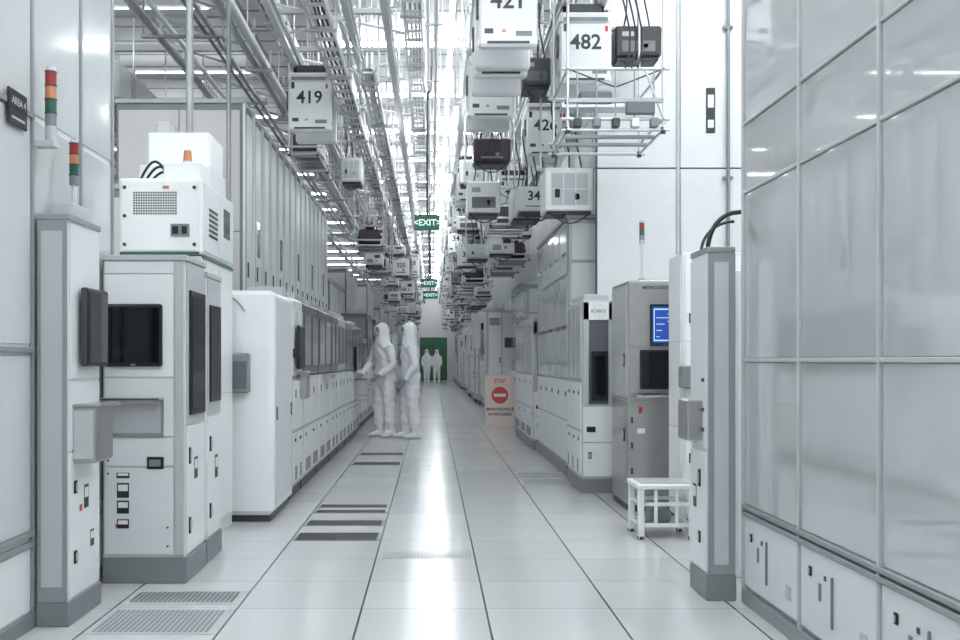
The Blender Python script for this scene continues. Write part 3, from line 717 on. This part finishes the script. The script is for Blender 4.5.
def ctrlbox(x,y,z,w,l,h,m='white',name='overhead_control_unit'):
    bx=(x-w/2-.05,x+w/2+.05,y-l/2-.02,y+l/2+.02,z-.13,z+h+.05)
    if not clear(bx): return None
    occ.append(bx)
    b=B(name); b.box(x-w/2,x+w/2,y-l/2,y+l/2,z,z+h,m,.015)
    f=y-l/2
    b.fb('F',f,x-w*.42,x+w*.42,z+h*.1,z+h*.9,.006,m)
    v=random.randint(0,3)
    if v==0: b.vent('F',f-.006,x-w*.35,x-w*.02,z+h*.2,z+h*.5,5); b.fb('F',f-.006,x+w*.05,x+w*.35,z+h*.55,z+h*.8,.004,'dgrey')
    elif v==1: b.text('F',str(random.randint(301,489)),min(.16,w*.36),x,z+h*.6,f-.006,'black'); b.fb('F',f-.006,x-w*.3,x+w*.3,z+h*.15,z+h*.22,.003,'grey')
    elif v==2: b.fb('F',f-.006,x-w*.36,x+w*.36,z+h*.15,z+h*.5,.004,'hood'); b.fb('F',f-.006,x-w*.36,x-w*.1,z+h*.65,z+h*.8,.004,'frame')
    else: b.panels('F',f-.006,x-w*.38,x+w*.38,z+h*.12,z+h*.88,3,2,'lgrey',.004,.01); b.fb('F',f-.01,x-w*.3,x-w*.2,z+h*.3,z+h*.5,.003,'black')
    b.fb('F',f-.006,x+w*.1,x+w*.2,z+h*.25,z+h*.4,.004,'grey')
    b.box(x-w*.45,x+w*.45,y-l*.4,y+l*.4,z-.03,z,'dgrey')
    b.box(x-w/2-.04,x+w/2+.04,y-.03,y+.03,z+h,z+h+.03,'lgrey')
    for s in (-1,1): b.cyl((x+s*(w/2+.02),y,z+h),(x+s*(w/2+.02),y,CEIL),.01,'alu',8)
    for k in range(3):
        b.tube([(x-w*.3+k*w*.25+.03*math.sin(t*.9+k),f+.05,z+h+t*.12) for t in range(7)],.008,'black',6)
    b.tube([(x-w*.4+w*.8*t/10,f-.01,z-.03-.10*math.sin(math.pi*t/10)) for t in range(11)],.007,'black',6)
    return b.done()
ctrlbox(1.05,10.2,3.95,.28,.4,.28,'dgrey')
ctrlbox(1.89,9.3,3.98,.42,.3,.28,'black')
ctrlbox(1.40,10.4,2.72,.50,.45,.44,'white'); ctrlbox(1.52,13.6,3.25,.4,.5,.3,'lgrey')
ctrlbox(.72,12.2,3.58,.44,.4,.28,'maroon'); ctrlbox(.66,13.0,3.08,.42,.5,.40,'white'); ctrlbox(.60,14.6,3.75,.4,.4,.34,'white2')
ctrlbox(-1.15,14.5,3.75,.3,.5,.34,'white2')
for i,y in enumerate((17.5,19.8,22.6,26,28.4,31,35,38,42,47,52)):
    rack(random.choice([.95,1.2,1.4]),y,random.choice([2.9,3.1]),1.2,.5,random.choice([['pod',None],['maroon','pod'],[None],['pod']]))
for i,y in enumerate((18,21,24,27.5,32,37,41,46,51)):
    rack(random.choice([-1.35,-1.1]),y,random.choice([3.0,3.2]),1.2,.5,random.choice([['pod',None],['maroon','pod'],[None],['pod']]))
random.seed(21)
for y in range(12,57,1):
    for sd in (1,1,-1):
        if sd<0 and y<17: continue
        for tr in range(5):
            x=sd*random.uniform(.62,1.45); z=random.uniform(2.72,3.7)+(.2 if y<24 else 0); w_=random.uniform(.28,.5); h_=random.uniform(.18,.45)
            if z+h_>3.88: continue
            if ctrlbox(x,y+random.random(),z,w_,random.uniform(.3,.6),h_,random.choice(['white','white','white','white2','white2','lgrey','grey'])): break
b=B('overhead_bracing')
y=8.0
while y<56:
    b.cyl((-1.6,y,4.70),(-.3,y+.9,4.70),.015,'rail',6); b.cyl((-.3,y,4.68),(-1.6,y+.9,4.68),.015,'rail',6)
    b.cyl((.35,y,4.7),(1.6,y+.9,4.7),.015,'rail',6)
    for x in (-1.6,-.3,.35,1.6): b.cyl((x,y,4.66),(x,y,CEIL),.012,'lgrey',6)
    for x in (-1.3,-.7): b.cyl((x,y+.3,4.2),(x-.25,y+.3,4.7),.012,'alu',6)
    y+=1.8
b.done()
# left bay: duct, beams and pipes
b=B('air_duct'); b.box(-4.4,-3.75,12.0,30,4.35,4.8,'lgrey',.02)
y=12.5
while y<30:
    b.box(-4.44,-3.71,y-.03,y+.03,4.31,4.84,'frame')
    for x in (-4.42,-3.73): b.cyl((x,y,4.8),(x,y,CEIL),.012,'alu',6)
    y+=1.5
b.done()
b=B('overhead_pipe_run')
for (x,z,r,mm) in ((-3.2,5.0,.05,'lgrey'),(-3.0,5.0,.03,'white2'),(-5.2,5.1,.06,'lgrey'),(-2.5,4.95,.03,'frame'),(-2.6,4.95,.02,'grey')): b.cyl((x,8,z),(x,56,z),r,mm,10)
y=8.5
while y<56:
    for x in (-3.32,-2.4,-5.1): b.cyl((x,y,4.93),(x,y,CEIL),.014,'frame',6)
    b.box(-3.34,-2.38,y-.025,y+.025,4.90,4.94,'frame'); b.box(-5.3,-5.08,y-.02,y+.02,5.01,5.04,'frame'); y+=3
b.done()
b=B('ceiling_cross_beam')
y=10.3
while y<50:
    b.box(-6.98,-2.25,y-.04,y+.04,5.18,5.26,'lgrey')
    for x in (-6.5,-4.9,-3.5,-2.3): b.cyl((x,y,5.26),(x,y,CEIL),.02,'lgrey',8)
    b.cyl((-2.3,y,5.22),(-3.5,y+.02,CEIL),.018,'frame',6)
    y+=1.3
b.done()

# exit signs
def exit_sign(x,y,z,w,h):
    b=B('hanging_exit_sign'); b.box(x-w/2,x+w/2,y-.025,y+.025,z,z+h,'exit',.006)
    b.text('F','<EXIT>',h*.62,x,z+h/2,y-.025,'exitw')
    b.box(x-w/2-.005,x+w/2+.005,y-.03,y+.03,z+h,z+h+.015,'dgrey')
    b.cyl((x,y,z+h),(x,y,CEIL-.4),.016,'dgrey',8)
    for s in (-1,1): b.tube([(x,y,CEIL-.42),(x+s*.05,y,CEIL-.34),(x+s*.06,y,CEIL-.2),(x+s*.06,y,CEIL)],.016,'dgrey')
    b.done()
exit_sign(-.07,15,3.15,.38,.21); exit_sign(-.07,24.5,2.98,.40,.2); exit_sign(-.05,31,3.1,.46,.22)

# ------------------------------------------------------------------ PEOPLE
def loft(b,rings,m,n=20,ref=(1,0,0)):
    pts=[Vector(r[0]) for r in rings]; vs=[]
    for i,r in enumerate(rings):
        t=(pts[min(i+1,len(pts)-1)]-pts[max(i-1,0)]).normalized(); rf=Vector(ref)
        a=(rf-t*rf.dot(t)).normalized(); c=t.cross(a)
        for k in range(n):
            th=2*math.pi*k/n; vs.append(pts[i]+a*math.cos(th)*r[1]+c*math.sin(th)*r[2])
    fs=[tuple(range(n)),tuple(range((len(rings)-1)*n,len(rings)*n))]
    for i in range(len(rings)-1):
        for k in range(n): fs.append((i*n+k,i*n+(k+1)%n,(i+1)*n+(k+1)%n,(i+1)*n+k))
    b.add(vs,fs,m,True)
def ell(b,c,r,m,nu=20,nv=12):
    rings=[]
    for j in range(nv+1):
        ph=-math.pi/2+math.pi*j/nv; k=max(.04,math.cos(ph)); rings.append(((c[0],c[1],c[2]+r[2]*math.sin(ph)),r[0]*k,r[1]*k))
    loft(b,rings,m,nu)
def remeshed(b,vox,smooth=4):
    ob=b.done(); loc=ob.location.copy()
    r=ob.modifiers.new('r','REMESH'); r.mode='VOXEL'; r.voxel_size=vox; r.use_smooth_shade=True
    s=ob.modifiers.new('s','SMOOTH'); s.factor=.5; s.iterations=smooth
    bpy.context.view_layer.update()
    me=bpy.data.meshes.new_from_object(ob.evaluated_get(bpy.context.evaluated_depsgraph_get()))
    vs=[v.co+loc for v in me.vertices]; fs=[tuple(p.vertices) for p in me.polygons]
    old=ob.data; bpy.data.objects.remove(ob); bpy.data.meshes.remove(old); bpy.data.meshes.remove(me)
    return vs,fs
def person(loc,rz,arms,legs,head=0.0,lean=0.0,name='cleanroom_technician'):
    b=B('tmp')
    L=lambda z: -lean*max(0,z-.95)
    loft(b,[((0,L(z)+oy,z),rx,ry) for (z,rx,ry,oy) in ((.80,.12,.10,0),(.86,.175,.135,.0),(.95,.195,.15,.01),(1.06,.18,.14,0),(1.18,.183,.14,0),(1.30,.20,.15,0),(1.40,.205,.135,.005),(1.46,.165,.105,.01),(1.50,.11,.09,.01),(1.54,.08,.085,.0),(1.60,.07,.08,0))],'suit',24)
    hx=L(1.65)
    ell(b,(0,hx+.01,1.655),(.098,.122,.135),'suit')
    loft(b,[((0,hx+.008,1.66),.098,.11),((0,hx+.01,1.58),.10,.108),((0,hx*.95+.01,1.50),.135,.115),((0,hx*.9+.01,1.45),.175,.125),((0,hx*.9+.01,1.43),.175,.12)],'suit')
    for s,(kn,an) in zip((-1,1),legs):
        hip=Vector((s*.095,.01,.92)); kn=Vector(kn); an=Vector(an)
        loft(b,[(hip,.105,.12),(hip.lerp(kn,.35),.108,.118),(hip.lerp(kn,.75),.092,.10),(kn,.082,.088),(kn.lerp(an,.3),.084,.09),(kn.lerp(an,.62),.078,.082),(kn.lerp(an,.72),.066,.070),(an,.052,.058)],'suit')
        x,y,z=an
        loft(b,[((x,y+.075,.05),.03,.035),((x,y+.05,.055),.045,.054),((x,y-.03,.055),.05,.054),((x*1.08,y-.12,.042),.053,.041),((x*1.12,y-.185,.034),.045,.032),((x*1.13,y-.205,.03),.03,.024)],'suit')
        loft(b,[((x,y,.03),.05,.06),((x,y,.18),.058,.064)],'suit')
    for s,(el,wr) in zip((-1,1),arms):
        sh=Vector((s*.165,L(1.4),1.415)); el=Vector(el); wr=Vector(wr)
        loft(b,[(sh,.075,.08),(sh.lerp(el,.2),.078,.08),(sh.lerp(el,.6),.066,.068),(el,.058,.06),(el.lerp(wr,.3),.058,.06),(el.lerp(wr,.75),.048,.05),(wr,.038,.042)],'suit',16,(0,1,0) if abs((el-sh).normalized().y)<.7 else (1,0,0))
    out=B(name); vs,fs=remeshed(b,.014,4)
    fv=[]
    for v in vs:
        d=.009*math.sin(v.z*36+3*math.sin(v.x*9+v.y*7))*math.sin(v.x*17+v.z*9)
        if v.z<.15 or v.z>1.5: d*=.2
        c_=Vector((v.x-(.1 if v.x>0 else -.1)*(1 if v.z<.85 else 0),v.y,0)); c_=c_.normalized() if c_.length>1e-4 else Vector((0,0,0))
        fv.append(v+c_*d)
    out.add(fv,fs,'suit',True)
    def turn(v0): 
        c=Vector((0,hx,0)); v=Vector(v0)-c; v.rotate(Matrix.Rotation(head,3,'Z')); return v+c
    n0=len(out.v)
    ell(out,(0,hx-.045,1.65),(.067,.082,.085),'skin')
    ell(out,(0,hx-.062,1.612),(.062,.078,.055),'mask')
    loft(out,[((0,hx-.125,1.68),.008,.008),((0,hx-.140,1.655),.012,.014),((0,hx-.148,1.635),.015,.016)],'mask',10)
    for s in (-1,1):
        ell(out,(s*.028,hx-.113,1.668),(.012,.010,.007),'white',10,6); ell(out,(s*.028,hx-.121,1.668),(.006,.004,.006),'eye',8,6)
        out.tube([(s*(.014+.006*t),hx-.119+.002*t,1.686+.004*math.sin(t)) for t in range(5)],.003,'eye',6)
    out.tube([(.072*math.cos(t*math.pi/12),hx-.088-.012*abs(math.sin(t*math.pi/12)),1.655+.088*math.sin(t*math.pi/12)) for t in range(25)],.010,'suit',8)
    for i in range(n0,len(out.v)): out.v[i]=tuple(turn(out.v[i]))
    for s,(el,wr) in zip((-1,1),arms):
        h=B('tmp'); inn=-s
        loft(h,[((0,0,.02),.024,.028),((0,0,-.01),.020,.030),((0,0,-.05),.017,.042),((0,0,-.088),.013,.040)],'glove',14)
        for yy,ln in ((-.031,.068),(-.010,.078),(.011,.072),(.031,.056)):
            p0=Vector((0,yy*.9,-.075)); p1=p0+Vector((inn*.004,yy*.1,-ln*.45)); p2=p1+Vector((inn*.016,0,-ln*.33)); p3=p2+Vector((inn*.018,0,-ln*.2))
            loft(h,[(p0,.0095,.0095),(p1,.0088,.0088),(p2,.008,.008),(p3,.006,.006)],'glove',8)
        q0=Vector((inn*.006,-.028,-.02)); q1=Vector((inn*.018,-.058,-.048)); q2=Vector((inn*.028,-.066,-.078))
        loft(h,[(q0,.014,.014),(q1,.011,.011),(q2,.008,.008)],'glove',8)
        vs,fs=remeshed(h,.004,2)
        d=(Vector(wr)-Vector(el)).normalized(); R=Vector((0,0,-1)).rotation_difference(d)
        out.add([R@v+Vector(wr)+d*.012 for v in vs],fs,'glove',True)
    ob=out.done(); off=ob.location.copy()
    Rz=Matrix.Rotation(rz,3,'Z')
    ob.rotation_euler=(0,0,rz); ob.location=Vector(loc)+Rz@off
    ob.location.z=0.0
    return ob
stand=[((-.11,-.03,.50),(-.12,.0,.09)),((.11,.0,.50),(.12,.03,.09))]
p1=person((-.74,15.66,0),math.radians(-50),[((-.255,-.08,1.16),(-.20,-.30,.98)),((.26,-.04,1.14),(.20,-.26,.97))],stand,0.0,.08)
p2=person((-.33,15.35,0),math.radians(-80),[((-.265,.02,1.13),(-.25,-.12,.88)),((.265,.03,1.13),(.24,-.12,.90))],[((-.11,-.05,.50),(-.12,-.05,.09)),((.11,.02,.50),(.12,.08,.09))],.1,.03)
f1=person((-.28,54,0),math.radians(10),[((-.25,.02,1.13),(-.24,-.06,.88)),((.25,.02,1.13),(.24,-.06,.88))],[((-.10,-.06,.50),(-.10,-.06,.09)),((.10,.03,.50),(.10,.12,.09))])
f2=bpy.data.objects.new('cleanroom_technician',f1.data); f2.location=(.25,54.6,0); f2.rotation_euler=(0,0,math.radians(-15)); scene.collection.objects.link(f2)

# ------------------------------------------------------------------ world, camera
w=bpy.data.worlds.new('world'); scene.world=w; w.use_nodes=True
w.node_tree.nodes['Background'].inputs[0].default_value=(.8,.85,.9,1); w.node_tree.nodes['Background'].inputs[1].default_value=.5
cam=bpy.data.cameras.new('camera'); co=bpy.data.objects.new('camera',cam); scene.collection.objects.link(co)
co.location=(0,0,1.2); co.rotation_euler=(math.pi/2,0,0); cam.sensor_width=36; cam.lens=37.5; cam.shift_x=.05; cam.shift_y=.0417
cam.clip_end=200; cam.clip_start=.05
scene.camera=co
scene.view_settings.view_transform='Standard'
scene.view_settings.exposure=0.1
